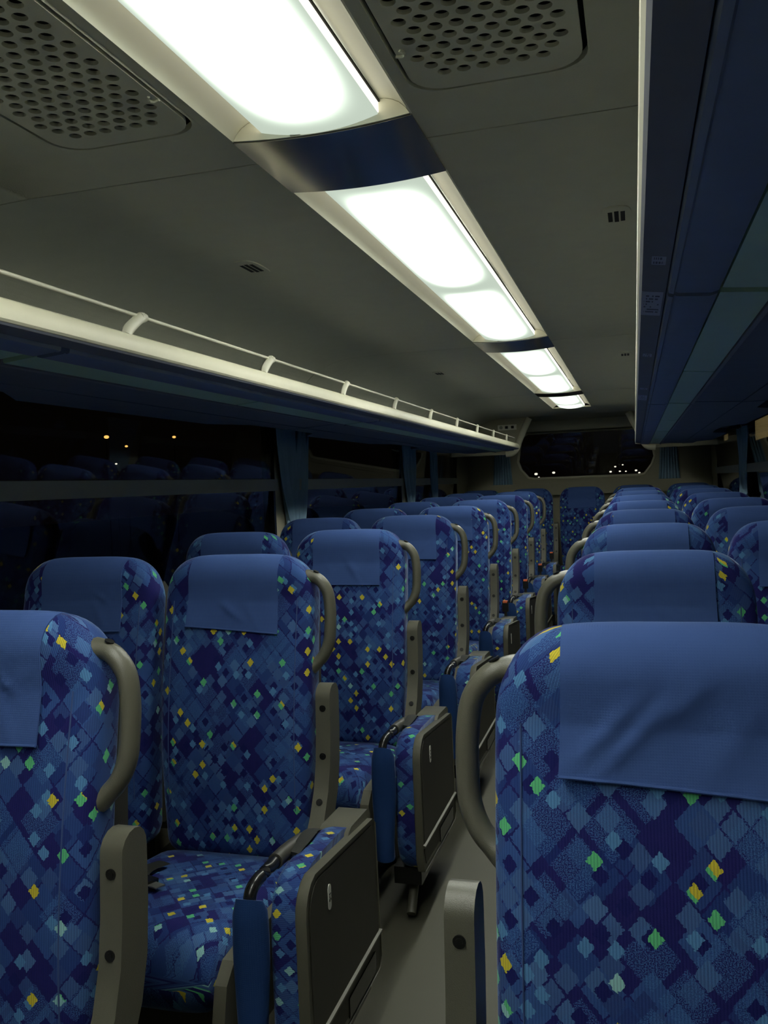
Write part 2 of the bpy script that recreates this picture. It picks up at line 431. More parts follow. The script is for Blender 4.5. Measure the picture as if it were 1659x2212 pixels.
# ------------------------------------------------------------------ air grilles in the ceiling
def grille(sd):
    x0, x1, y0, y1 = GR; cx, cy = (x0+x1)/2, (y0+y1)/2; W, L = x1-x0, y1-y0
    root = empty('ceiling_grille', (sd*cx, cy, ZC-.004))
    # perforated plate: brick-offset cells with round holes
    px, py = .0275, .0245; nx, ny = 8, 27; r = .0097
    V = []; F = []
    def flat(xa, xb, ya, yb):
        i = len(V); V.extend([(xa, ya, 0), (xb, ya, 0), (xb, yb, 0), (xa, yb, 0)]); F.append((i, i+1, i+2, i+3))
    def cell(ux, uy):
        i = len(V)
        for k in range(16):
            a = 2*PI*k/16; c, s = math.cos(a), math.sin(a); q = 1/max(abs(c), abs(s))
            V.append((ux+c*q*px/2, uy+s*q*py/2, 0))
        for k in range(16):
            a = 2*PI*k/16; V.append((ux+r*math.cos(a), uy+r*math.sin(a), 0))
        for k in range(16):
            a = 2*PI*k/16; V.append((ux+r*math.cos(a), uy+r*math.sin(a), .006))
        for k in range(16):
            n = (k+1) % 16
            F.append((i+k, i+n, i+16+n, i+16+k)); F.append((i+16+k, i+16+n, i+32+n, i+32+k))
    gx, gy = nx*px/2, ny*py/2
    for j in range(ny):
        yy = -gy+(j+.5)*py; odd = j % 2
        cnt = nx-1 if odd else nx
        xs = -gx+px*(1 if odd else .5)
        if odd: flat(-gx, -gx+px/2, yy-py/2, yy+py/2); flat(gx-px/2, gx, yy-py/2, yy+py/2)
        cut = {0: 1, ny-1: 1}.get(j, 0)
        for k in range(cnt):
            ux = xs+k*px
            if k < cut or k >= cnt-cut: flat(ux-px/2, ux+px/2, yy-py/2, yy+py/2)
            else: cell(ux, yy)
    # plain border out to a rounded outline
    hw, hl, rad = W/2-.009, L/2-.012, .05
    out = []
    for (qx, qy, a0) in ((hw-rad, hl-rad, 0), (-hw+rad, hl-rad, 90), (-hw+rad, -hl+rad, 180), (hw-rad, -hl+rad, 270)):
        for k in range(7):
            a = math.radians(a0+15*k); out.append((qx+rad*math.cos(a), qy+rad*math.sin(a)))
    i = len(V); n = len(out)
    for x, y in out: V.append((max(-gx, min(gx, x*gx/(hw-rad*.3))), max(-gy, min(gy, y*gy/(hl-rad*.3))), 0))
    for x, y in out: V.append((x, y, 0))
    for x, y in out: V.append((x*1.0, y, .007))
    for k in range(n):
        q = (k+1) % n
        F.append((i+k, i+q, i+n+q, i+n+k)); F.append((i+n+k, i+n+q, i+2*n+q, i+2*n+k))
    link('perforated_plate', mesh('perforated_plate', V, F), CEIL, root)
    # surround: fills the opening corners outside a thin dark gap
    V = []; F = []; g = .007
    rin = [(x*(hw+g)/hw, y*(hl+g)/hl) for x, y in out]
    def sq(x, y):
        k = max(abs(x)/(W/2), abs(y)/(L/2)); return (x/k, y/k)
    bord = []
    for j, (x, y) in enumerate(out):
        c = j % 7
        bord.append(((1 if x > 0 else -1)*W/2, (1 if y > 0 else -1)*L/2) if c == 3 else None)
    for j, (x, y) in enumerate(out):
        if bord[j] is None:
            c = j % 7; vert = (c < 3) == (j//7 in (0, 2))
            bord[j] = ((1 if x > 0 else -1)*W/2, y) if vert else (x, (1 if y > 0 else -1)*L/2)
    for x, y in rin: V.append((x, y, .001))
    for x, y in bord: V.append((x, y, .004))
    for x, y in rin: V.append((x, y, .012))
    for k in range(n):
        q = (k+1) % n
        F.append((k, q, n+q, n+k)); F.append((k, q, 2*n+q, 2*n+k))
    link('surround', mesh('surround', V, F), CEIL, root)
    link('duct_box', box('duct_box', (-W/2+.001, W/2-.001, -L/2+.001, L/2-.001, .03, .06)), DARK, root)
    lt = empty_catch(root, -sd*(W/2-.014), L/2-.135)
    return root
def empty_catch(root, x, y):
    s = 1 if x > 0 else -1
    return link('latch', tube('latch', catmull([(x+s*.006, y+.004, -.001), (x-s*.004, y+.006, -.002), (x-s*.008, y-.002, -.002), (x-s*.003, y-.010, -.001)], 4), .0022, 6), CEIL, root)
tag(grille(-1), 'perforated ceiling air grille left of the lamp strip, in the top left corner', 'air grille', 'ceiling air grilles')
tag(grille(1), 'perforated ceiling air grille right of the lamp strip, at the top edge', 'air grille', 'ceiling air grilles')
# small slotted vents
def vent(x, y, rz, label):
    root = empty('ceiling_vent', (x, y, ZC))
    poly = [(.032*math.copysign(abs(math.cos(a))**.6, math.cos(a)), .072*math.copysign(abs(math.sin(a))**.6, math.sin(a))) for a in [2*PI*k/24 for k in range(24)]]
    link('plate', prism('plate', poly, -.003, 0, 'z'), CEIL, root)
    for k in (-1, 0, 1):
        L = .036 if k else .040
        link('slot', box('slot', (k*.0135-.0048, k*.0135+.0048, -L, L, -.0036, -.0028)), DARK, root)
    root.rotation_euler.z = rz
    tag(root, label, 'air vent', 'small slotted ceiling vents')
vent(-.468, 2.10, 0, 'small slotted vent in the left ceiling, nearest to the camera')
vent(.452, 2.03, 0, 'small slotted vent in the right ceiling beside the rack edge')
vent(-.495, 4.49, 0, 'small slotted vent in the left ceiling, halfway to the rear')
vent(.448, 4.31, 0, 'small slotted vent in the right ceiling, farther back beside the rack edge')

# ------------------------------------------------------------------ ceiling lamps and polished bars
BARS = [(1.345, 1.605), (3.58, 3.88), (5.88, 6.13)]
LAMPS = [(-.92, 1.345, .22), (1.605, 3.58, 2.57), (3.88, 5.88, 4.86), (6.13, 7.262, 6.9)]
DZ, DW = ZC+.005, .100
SIDEGLOW = emit('diffuser_side', (.98, .95, .76), 1.2)
LNAME = ['long ceiling lamp panel nearest the camera, at the top of the picture', 'ceiling lamp panel just behind the first polished bar',
         'ceiling lamp panel between the second and third polished bars', 'last short ceiling lamp panel before the rear window']
for (a, b, j), lb in zip(LAMPS, LNAME):
    root = empty('ceiling_lamp', (0, (a+b)/2, ZC)); o = (a+b)/2
    for q0, q1 in ((a, j), (j, b)):
        h = (q1-q0)/2-.0005
        dx = [-DW+2*DW*k/16 for k in range(17)]
        link('diffuser', prism('diffuser', [(x, -.014*(1-(x/DW)**2)) for x in dx]+[(DW, .004), (-DW, .004)], -h, h, 'y'), lamp_material(DW, h), root, (0, (q0+q1)/2-o, DZ-ZC))
    for s in (-1, 1):
        prf = [(DW+.001, .029), (.112, .0285), (.124, .025), (.136, .0185), (.146, .009), (.1525, -.002), (.1545, .0), (.1545, .033), (DW+.001, .033)]
        link('side_trim', prism('side_trim', [(s*x, z) for x, z in prf], a-o, b-o, 'y'), LTRIM, root)
        x0, x1 = sorted((s*DW, s*(DW+.0012)))
        link('diffuser_side', box('diffuser_side', (x0, x1, a-o+.001, b-o-.001, .0075, .0235)), SIDEGLOW, root)
        x0, x1 = sorted((s*DW, s*(DW+.0035)))
        link('gasket', box('gasket', (x0, x1, a-o, b-o, .0235, .0275)), DARK, root)
    link('housing', box('housing', (-.15, .15, a-o, b-o, .034, .07)), DARK, root)
    tag(root, lb, 'ceiling lamp', 'lamp panels along the ceiling')
for (a, b), lb in zip(BARS, ('polished dark bar across the lamp strip nearest the camera', 'polished dark bar across the lamp strip, second from the camera', 'polished dark bar across the lamp strip, farthest from the camera')):
    root = empty('lamp_divider', (0, (a+b)/2, ZC)); h = (b-a)/2
    def arc(x): return -.003-.0085*(1-(x/.154)**2)
    xs = [-.154+.308*k/20 for k in range(21)]
    link('polished_plate', prism('plate', [(x, arc(x)) for x in xs]+[(x, arc(x)+.002) for x in xs[::-1]], -h, h, 'y'), CHROME, root)
    link('white_core', prism('core', [(x, arc(x)+.0021) for x in xs]+[(.1515, -.001), (.145, .009), (.135, .018), (.123, .0245), (.111, .028), (-.111, .028), (-.123, .0245), (-.135, .018), (-.145, .009), (-.1515, -.001)], -h-.004, h+.002, 'y'), LTRIM, root)
    link('clip', box('clip', (-.05, -.005, -h-.0055, -h-.0038, -.0075, -.005)), METAL, root)
    tag(root, lb, 'lamp bar', 'polished bars between the lamps')

# ------------------------------------------------------------------ luggage racks
RX, RYE = .485, 7.62
def rack(sd):
    side = 'left' if sd < 0 else 'right'
    root = empty('luggage_rack', (sd*RX, 0, 1.57))
    def P(x, z): return (sd*(x-RX), z-1.57)
    Ya = Y0+.02
    nose = [(.500, 1.588), (.489, 1.589), (.4856, 1.593), (.485, 1.602), (.487, 1.615), (.492, 1.626), (.502, 1.631), (.515, 1.628), (.52, 1.60), (.52, 1.586)]
    link('front_edge', prism('front_edge', [P(*q) for q in nose], Ya, RYE, 'y'), CREAM, root)
    link('shelf', prism('shelf', [P(.52, 1.596), P(.52, 1.606), P(.86, 1.612), P(1.185, 1.672), P(1.185, 1.662), P(.86, 1.602)], Ya, RYE, 'y'), RACKO, root)
    link('inner_panel', prism('inner_panel', [P(.4885, 1.5875), P(.492, 1.584), P(.527, 1.579), P(.527, 1.586), P(.494, 1.5868)], Ya, RYE, 'y'), RACKD, root)
    units = [(-1.65, -.72), (-.70, 1.375), (1.40, 3.44), (3.46, 5.50), (5.52, RYE-.02)]
    for a, b in units:
        mid = (a+b)/2
        u = link('service_panel', prism('service_panel', [P(.529, 1.578), P(.5305, 1.572), P(.537, 1.570), P(.5395, 1.573), P(.544, 1.571), P(.590, 1.567), P(.601, 1.570), P(.602, 1.574), P(.602, 1.594), P(.529, 1.594)], a, b, 'y'), RACKB, root)
        for q0, q1 in ((a, mid-.004), (mid+.004, b)):
            link('green_strip', prism('green_strip', [P(.605, 1.572), P(.680, 1.565), P(.682, 1.569), P(.682, 1.59), P(.605, 1.59)], q0+.004, q1-.004, 'y'), STRIP, root)
        link('strip_edge', prism('strip_edge', [P(.6825, 1.562), P(.690, 1.560), P(.690, 1.59), P(.6825, 1.59)], a, b, 'y'), RACKD, root)
        # outer part of the underside with a scooped recess towards the window
        link('outer_panel', prism('outer_panel', [P(.692, 1.572), P(.86, 1.562), P(.86, 1.59), P(.692, 1.59)], a, b, 'y', .003), RACKO, root)
        sc = [(a, .862), (b, .862), (b, .945), (b-.33, .955), (b-.50, 1.055), (a+.50, 1.055), (a+.33, .955), (a, .945)]
        link('valance', prism('valance', [(sd*(x-RX), y) for y, x in sc], 1.560-1.57, 1.592-1.57, 'z', .008), RACKO, root)
    link('end_cap', prism('end_cap', [P(.488, 1.578), P(.486, 1.60), P(.50, 1.63), P(.56, 1.62), P(1.18, 1.68), P(1.18, 1.60), P(.70, 1.562), P(.56, 1.570)], RYE, RYE+.02, 'y'), CREAM, root)
    ry0, st = 1.624-3*.677, .677
    n = 12
    ys = [ry0+st*k for k in range(n) if ry0+st*k < RYE-.12]
    zr, xr = 1.676, .512
    link('guard_rail', cyl('guard_rail', (sd*(xr-RX), Ya+.05, zr-1.57), (sd*(xr-RX), RYE-.1, zr-1.57), .0042, 10), RAIL, root)
    for y in ys:
        path = catmull([(sd*.020, y-.072, .055), (sd*.0215, y-.062, .068), (sd*.024, y-.032, .088), (sd*.0265, y-.004, .1035), (sd*.027, y+.010, .1065)], 5)
        br = link('bracket', tube('bracket', path, lambda t: .0105-.002*t, 10, 1.3), RAIL, root)
        link('clamp', tube('clamp', [(sd*.027, y-.010, .106), (sd*.027, y-.006, .106), (sd*.027, y+.014, .106), (sd*.027, y+.018, .106)], [.006, .0095, .0095, .006], 12), RAIL, br)
    return tag(root, 'luggage rack with cream front edge and guard rail along the %s windows' % side, 'luggage rack', 'overhead luggage racks')
rack(-1); rack(1)
# stickers under the right rack
def sticker(x, y, sx, sy, rows, label, k):
    o = link('sticker', box('sticker', (-sx/2, sx/2, -sy/2, sy/2, -.0006, 0)), print_material('sticker_print', (.55, .58, .70), (.10, .11, .18), rows, k), None, (x, y, 1.584-(x-.492)*.143)); o.rotation_euler.y = .142
    tag(o, label, 'sticker', 'stickers under the right rack')
sticker(.512, 1.20, .018, .045, 2, 'small pale sticker under the right rack, nearest the camera', 1.)
sticker(.508, 1.50, .032, .20, 9, 'large pale notice sheet under the right rack beside the panel joint', 2.)
sticker(.510, 2.12, .020, .05, 2, 'narrow pale sticker under the right rack, behind the large notice', 3.)
sticker(.510, 2.92, .022, .05, 2, 'faint pale sticker under the right rack, near the second panel joint', 4.)
sticker(.509, 3.25, .030, .20, 6, 'dim notice sheet far back under the right rack', 5.)

# bulkheads closing the racks at the rear, with the bright sloping trim
for sd in (-1, 1):
    root = empty('rear_bulkhead', (sd*.8, 8.02, 1.55))
    poly = [(.44, 1.884), (.60, 1.55), (1.185, 1.55), (1.185, 1.62), (.98, 1.64), (.965, 1.75), (.93, 1.80), (.88, 1.84), (.81, 1.868), (.72, 1.882)]
    link('panel', prism('panel', [(sd*(x-.8), z-1.55) for x, z in poly], .004, .03, 'y', .004), WALL, root)
    pth = catmull([(sd*(x-.8), .0, z-1.55) for x, z in ((.435, 1.876), (.46, 1.83), (.53, 1.68), (.565, 1.60), (.60, 1.565), (.66, 1.556))], 5)
    link('edge_trim', tube('edge_trim', pth, .030, 12, .8), CREAM, root)
    tag(root, 'cream bulkhead closing the %s rack beside the rear window' % ('left' if sd < 0 else 'right'), 'bulkhead', 'rear bulkheads')
pl = empty('socket_plate', (-.64, 8.012, 1.80))
link('plate', box('plate', (-.085, .085, -.006, .0115, -.024, .024), .003), WHITEP, pl)
link('dial', cyl('dial', (-.055, -.008, 0), (-.055, -.004, 0), .016, 16), WRAIL, pl)
for x in (-.005, .05): link('socket', box('socket', (x-.013, x+.013, -.008, -.005, -.012, .012)), BLACK, pl)
tag(pl, 'white plate with one dial and two dark sockets beside the rear window', 'socket plate')

# ------------------------------------------------------------------ seats
def front_y(z):
    t = max(0., min(1.1, (1.0-z)/.57))
    return -.052-.075*t-.018*math.sin(PI*t)
def thick(z): return .105+.03*max(0, (1-z)/.57)
ZT = 1.109
def sec(z):
    """half width, half depth, centre y of the backrest at height z"""
    d = thick(z)/2; yc = front_y(z)+d
    if z > 1.052:
        q = min(1, (z-1.052)/(ZT-1.052)); d *= math.sqrt(max(0, 1-q*q))
    w_ = .205-.012*max(0, (.62-z)/.2)
    if z > .985:
        q = min(1, (z-.985)/(ZT-.985)); w_ = .118+.087*(max(0, 1-q**2.2))**.55
    if z < .41:
        q = (.41-z)/.04; k = math.sqrt(max(.02, 1-q*q)); d *= .55+.45*k; w_ -= .02*(1-k)
    return w_, max(d, .002), yc
def se(a, n):
    c, s = math.cos(a), math.sin(a)
    return math.copysign(abs(c)**(2/n), c), math.copysign(abs(s)**(2/n), s)
_SE = {}
def se_ring(N, n, w_, d):
    # unit superellipse points whose spacing is even along a w_ x d outline, starting at the front centre
    key = (N, n, round(w_/d, 1))
    if key not in _SE:
        M = 1440; P = [se(-PI/2+2*PI*k/M, n) for k in range(M+1)]; L = [0.]
        for k in range(M): L.append(L[-1]+math.hypot((P[k+1][0]-P[k][0])*w_, (P[k+1][1]-P[k][1])*d))
        out = []; j = 0
        for q in range(N):
            t = L[-1]*q/N
            while L[j+1] < t: j += 1
            f = (t-L[j])/(L[j+1]-L[j]); out.append((P[j][0]+f*(P[j+1][0]-P[j][0]), P[j][1]+f*(P[j+1][1]-P[j][1])))
        _SE[key] = (out, L[-1])
    return _SE[key]
def make_back():
    zs = [.37, .375, .385, .40, .41, .43]+[.48+.05*k for k in range(11)]+[1.0, 1.015, 1.03, 1.045, 1.06, 1.072, 1.082, 1.09, 1.0965, 1.102, 1.106, 1.1085]
    N = 72; rings = []; uv = []; unit, tot = se_ring(N, 4.6, .205, .055)
    for z in zs:
        w_, d, yc = sec(z); ring = []
        for x, y in unit: ring.append((w_*x, yc+d*y, z))
        rings.append(ring)
    us = [tot*k/N if k < N/2 else tot*k/N-tot for k in range(N)]
    for z in zs: uv += [(u, z) for u in us]
    return loft('backrest', rings, uv)
def make_cushion(y0=-.62, y1=-.11, w_=.2):
    ys = [y0, y0+.006, y0+.018, y0+.04, y0+.07]+[y0+.07+(y1-.03-y0-.07)*k/8 for k in range(1, 9)]+[y1-.012, y1]
    N = 48; rings = []; uv = []
    unit, tot = se_ring(N, 5, w_, .075); us = [tot*k/N for k in range(N)]
    for y in ys:
        t = (y-y0)/(y1-y0); top = .386+.062*(1-t)**.75; bot = .27
        q = max(0, 1-(y-y0)/.07); sh = math.sqrt(max(.03, 1-q*q)); qe = max(0, 1-(y1-y)/.03); sh2 = math.sqrt(max(.2, 1-qe*qe))
        zc, hz = (top+bot)/2, (top-bot)/2*min(sh, sh2)
        rings.append([(w_*(1-.03*(1-sh))*ux, y, zc+hz*uz) for ux, uz in unit])
        uv += [(u+.31, y*1.0) for u in us]
    return loft('seat_cushion', rings, uv)
def make_cover(seed, hang=None):
    rnd = random.Random(seed); hwid = .1215; th = .0045
    path = []
    z0 = hang or .925+rnd.uniform(-.006, .006); n1 = 26
    for k in range(n1+1):
        z = z0+(1.052-z0)*k/n1; path.append((front_y(z)-th, z, 0))
    dd = thick(1.06)/2
    for k in range(1, 13):
        a = PI*k/12; zz = 1.052+(ZT-1.052+th)*math.sin(a)
        ycn = front_y(1.06)+dd; path.append((ycn-(dd+th)*math.cos(a), zz, 0))
    for k in range(1, 7): path.append((path[n1+12][0]+.002, 1.052-.12*k/6, 0))
    ph = [rnd.uniform(0, 6) for _ in range(4)]; sl = rnd.choice((-1, 1))*rnd.uniform(.5, 1.2); amp = rnd.uniform(.6, 1.4)
    tilt = rnd.uniform(-.012, .012)
    ridges = []
    for _ in range(rnd.randint(2, 5)):
        a_ = rnd.choice((-1, 1))*rnd.uniform(.6, 1.1)
        ridges.append((rnd.uniform(-.09, .09), rnd.uniform(.95, 1.03), math.cos(a_), math.sin(a_), rnd.uniform(.02, .05), rnd.uniform(.006, .012), rnd.uniform(.0015, .0045)))
    if hang:
        tilt = -.008
        ridges = [(-.070, .995, .66, .75, .050, .010, .0050), (-.036, .995, .66, .75, .060, .009, .0050), (.015, 1.03, .7, .71, .04, .010, .0035), (.06, .99, .6, .8, .05, .014, .0030)]
    G = []; M = 30
    for i, (y, z, _) in enumerate(path):
        row = []
        for j in range(M+1):
            x = -hwid+2*hwid*j/M; e = abs(2*j/M-1)
            f = max(0, 1-i/(n1+2))
            wr = 0
            for (rx_, rz_, dx_, dz_, ln_, wd_, am_) in ridges:
                al = (x-rx_)*dx_+(z-rz_)*dz_; ac = -(x-rx_)*dz_+(z-rz_)*dx_
                if i <= n1+1: wr += am_*math.exp(-(al/ln_)**2-(ac/wd_)**2)
            flare = f*f*.004*e**3
            drop = -.004*e**4 if i > n1 and i < n1+12 else 0
            xx = x*(1+.02*f+.012*f*f)
            row.append((xx, y-abs(wr)*1.2-flare-.001*f, z+drop+(tilt*(x/hwid)*f if i < n1 else 0)))
        G.append(row)
    hem = tube('hem', [Vector(p)+Vector((0, -.0006, 0)) for p in G[0]], .0021, 6)
    return sheet('head_cover', G, -.0022), hem
def make_handle():
    pts = [(.165, .0, 1.050), (.190, .0, 1.054), (.214, -.002, 1.045), (.234, -.004, 1.018), (.241, -.008, .980), (.242, -.014, .935), (.239, -.020, .893), (.226, -.026, .861), (.205, -.03, .840), (.182, -.032, .827)]
    P = catmull(pts, 5); n = len(P)
    return tube('grab_handle', P, lambda t: 0.0145+.012*max(0, (abs(t-.5)-.34)/.16)**1.5, 14, 1.25, (0, 1, 0))
ARM_F = [(-.042, .785), (-.048, .70), (-.058, .63), (-.078, .57), (-.112, .515), (-.16, .465), (-.20, .44)]
def arm_front(z):
    for (ya, za), (yb, zb) in zip(ARM_F, ARM_F[1:]):
        if zb <= z <= za: return yb+(ya-yb)*(z-zb)/(za-zb)
    return ARM_F[0][0]
def make_arm():
    top = [(-.040, .797), (-.032, .808), (-.020, .815), (-.006, .817), (.008, .814), (.018, .805), (.023, .794)]
    back = [(.024, .78), (.021, .70), (.012, .62), (-.008, .555), (-.04, .50), (-.085, .45), (-.13, .415), (-.17, .40)]
    me = prism('armrest', ARM_F[::-1]+top+back, -.0185, .0185, 'x', .006, 3)
    return me
def make_screw():
    bm = bmesh.new()
    for r0, r1, y0_, y1_ in ((.0082, .0082, -.0012, .002), (.005, .0045, -.0022, .002)):
        A = [bm.verts.new((r1*math.cos(2*PI*k/14), y0_, r1*math.sin(2*PI*k/14))) for k in range(14)]
        B = [bm.verts.new((r0*math.cos(2*PI*k/14), y1_, r0*math.sin(2*PI*k/14))) for k in range(14)]
        bm.faces.new(A)
        for k in range(14): bm.faces.new((A[k], A[(k+1) % 14], B[(k+1) % 14], B[k]))
    return bm_mesh('screw', bm)
BACK = make_back(); CUSH = make_cushion(); COVERS = [make_cover(11+k) for k in range(5)]+[make_cover(3, .940)]
HANDLE = make_handle(); ARM = make_arm(); SCREWM = make_screw(); HOLE = cyl('hole', (0, 0, -.001), (0, 0, .0012), .0075, 14)
HANDLE_L = mirror_mesh(HANDLE)
SHELL = prism('back_shell', [(.0, .40), (.028, .42), (.075, 1.02), (.055, 1.04), (.03, 1.03), (-.03, .41)], -.185, .185, 'x', .01)
SIDE = prism('side_cover', [(-.60, .20), (-.625, .30), (-.61, .36), (-.575, .39), (-.50, .395), (-.12, .375), (-.06, .34), (-.06, .20)], -.0125, .0125, 'x', .006)
BASE = box('seat_base', [(-.19, .19, -.55, -.08, .22, .275), (-.17, -.13, -.16, -.10, .0, .25), (.13, .17, -.16, -.10, .0, .25), (-.17, -.13, -.50, -.44, .0, .25), (.13, .17, -.50, -.44, .0, .25)], .006)
def pipe_path(s):
    pts = []
    for k in range(15):
        z = .50+.50*k/14; w_, d, yc = sec(z); x = .170
        q = (1-min(1, x/w_)**4.6)**(1/4.6); pts.append((s*x, yc-d*q-.0008, z))
    return pts
PIPE = [tube('piping', pipe_path(s), .0012, 6) for s in (-1, 1)]
BUCK = box('buckle', (-.016, .016, -.012, .012, 0, .055), .004); BBTN = box('release_button', (-.012, .012, -.0135, .010, .047, .0575), .002)
BSTEM = box('buckle_stem', (-.007, .007, -.004, .004, -.07, .005))
ORD = ['front', 'second', 'third', 'fourth', 'fifth', 'sixth', 'seventh', 'eighth']
def seat(x, y, aisle, label, group, cov, arm=True, handle=True):
    """aisle: +1 when the aisle lies on the +x side, -1 on the other side, 0 without fittings"""
    root = empty('coach_seat', (x, y, fz(y)))
    b = link('backrest', BACK, FABRIC, root); link('seat_cushion', CUSH, FABRIC, root)
    for p in PIPE: link('piping', p, PIPING, b)
    c = link('head_cover', COVERS[cov][0], COVER, root); link('hem', COVERS[cov][1], COVER, c); c['label'] = 'plain blue head cover'
    link('back_shell', SHELL, DGREY, root); link('seat_base', BASE, DGREY, root)
    if aisle:
        if handle:
            h = link('grab_handle', HANDLE if aisle > 0 else HANDLE_L, GREY, root); h['label'] = 'grey grab handle'
            hh = link('screw_hole', HOLE, BLACK, h, (aisle*.206, -.002, 1.0665)); hh.rotation_euler = (0, aisle*.45, 0)
        if arm:
            a = link('armrest', ARM, GREY, root, (.231 if aisle > 0 else -.250, -.02, -.024)); a['label'] = 'raised grey armrest'
            for z in (.762, .648, .548):
                s = link('screw', SCREWM, SCREW, a, (0, arm_front(z)-.0006, z))
                s.rotation_euler = (-math.atan2(arm_front(z+.01)-arm_front(z-.01), .02), 0, 0)
        link('side_cover', SIDE, GREY, root, (aisle*.214, 0, 0))
    tag(root, label, 'seat', group)
    return root
PITCH, YL, YR = .8916, 2.0338, 1.957
G1 = 'patterned coach seats'
def ordl(k): return ('nearest' if k == 1 else ORD[k-1])
for k in range(1, 9):
    yl, yr = YL+(k-2)*PITCH, YR+(k-2)*PITCH
    seat(-XC, yl, 1, 'blue patterned aisle seat with grab handle, left side, %s from the camera' % ordl(k), G1, (k*2) % 5)
    seat(-XW, yl, 0, 'blue patterned window seat, left side, %s from the camera' % ordl(k), G1, (k*3+1) % 5)
    seat(XC, yr, -1, 'blue patterned aisle seat with grab handle, right side, %s from the camera' % ordl(k), G1, 5 if k == 1 else (k*4+3) % 5)
    seat(XW, yr, 0, 'blue patterned window seat, right side, %s from the camera' % ordl(k), G1, (k+2) % 5)
YB = 8.26
for k, nm in enumerate(('in the left corner', 'left of the middle one', 'in the middle, facing the aisle', 'right of the middle one', 'in the right corner')):
    seat((k-2)*.474, YB, {1: 1, 3: 0}.get(k, 0), 'blue patterned seat of the rear row %s' % nm, 'rear row seats', k, True, False)

# ------------------------------------------------------------------ folded jump seats on the left of the aisle
JP = [(-.545, .15), (-.56, .19), (-.56, .47), (-.556, .495), (-.545, .514), (-.528, .529), (-.505, .537), (-.13, .502), (-.11, .485), (-.10, .16), (-.115, .14)]
def make_panel():
    bm = bmesh.new(); n = len(JP)
    A = [bm.verts.new((-.012, y, z)) for y, z in JP]; B = [bm.verts.new((.014, y, z)) for y, z in JP]
    bm.faces.new(A)
    f = bm.faces.new(B[::-1])
    for i in range(n): bm.faces.new((A[i], B[i], B[(i+1) % n], A[(i+1) % n]))
    bmesh.ops.inset_region(bm, faces=[f], thickness=.016, depth=0)
    bmesh.ops.translate(bm, verts=f.verts, vec=(-.006, 0, 0))
    return bm_mesh('underside_panel', bm, .004, 3)
cyp, czp = -.33, .345
JIN = [(cyp+(y-cyp)*(.90 if y < cyp else .95), czp+(z-czp)*.915) for y, z in JP]
JINM = prism('inset_plate', JIN, .0075, .0095, 'x')
def make_jcush():
    rings = []; uv = []; N = 36
    pts = []
    cy, cz = -.33, .328
    xs = [0, .004, .014, .03, .05, .062]
    base = []
    for k in range(N):
        x, z = se_ring(N, 5., .222, .205)[0][k]; base.append((cy+.222*x, cz+.197*z+ (.02 if z > .5 and x < .2 else 0)*(-x*.5+.5)))
    us = [0.]
    for k in range(1, N): us.append(us[-1]+math.dist(base[k], base[k-1]))
    for i, x in enumerate(xs):
        q = 1-math.sqrt(max(0, 1-max(0, 1-x/.03)**2)); s = 1-.10*q
        rings.append([(x, cy+(a-cy)*s, cz+(b-cz)*s) for a, b in base]); uv += [(u, x+.2) for u in us]
    return loft('folded_cushion', rings, uv)
def make_sleeve():
    rings = []; N = 18
    for k in range(15):
        t = k/14; z = .512-.315*t
        rx, ry = .031+.004*math.sin(t*5), .029+.003*math.sin(t*7+1)
        if k == 0: rx *= .8; ry *= .8
        rings.append([(rx*math.cos(2*PI*j/N)*(1+.07*math.sin(3*2*PI*j/N+4*t)), ry*math.sin(2*PI*j/N)*(1+.05*math.sin(2*2*PI*j/N+3*t)), z-(.012*math.sin(2*PI*j/N) if k == 0 else 0)) for j in range(N)])
    return loft('fabric_sleeve', rings)
JPAN, JCU, JSL = make_panel(), make_jcush(), make_sleeve()
JRIDGE = prism('ridge', [(.006, .230), (.016, .228), (.016, .223), (.006, .218)], -.55, -.105, 'y', .002)
JSLOT = box('slot', (.008, .0115, -.34, -.15, .155, .198))
JTUBE = tube('frame_tube', catmull([(.263, -.575, .49), (.264, -.572, .520), (.267, -.545, .535), (.268, -.46, .535)], 5), .0125, 12)
JGRIP = tube('grip_sleeve', catmull([(.268, -.462, .535), (.270, -.40, .533), (.272, -.33, .525)], 4), .016, 12)
JSTRAP = tube('belt_strap', catmull([(.276, -.17, .47), (.278, -.23, .505), (.284, -.30, .535), (.292, -.36, .543), (.286, -.42, .535)], 6), .016, 8, .22, (0, 0, 1))
JCAP = prism('hinge_cap', [(-.275, .507), (-.265, .520), (-.245, .527), (-.13, .523), (-.112, .512), (-.105, .47), (-.16, .485), (-.22, .497)], .286, .356, 'x', .006)
JFOOT = cyl('support_leg', (.30, -.35, .16), (.315, -.52, .012), .014, 10)
JLOW = box('lower_box', (.262, .345, -.50, -.12, .09, .14), .01)
JPL = prism('plaque', [(.0085*math.cos(2*PI*k/20), .0085*math.sin(2*PI*k/20)+(.017 if math.sin(2*PI*k/20) >= 0 else -.017)) for k in range(20)], 0, .0012, 'x')
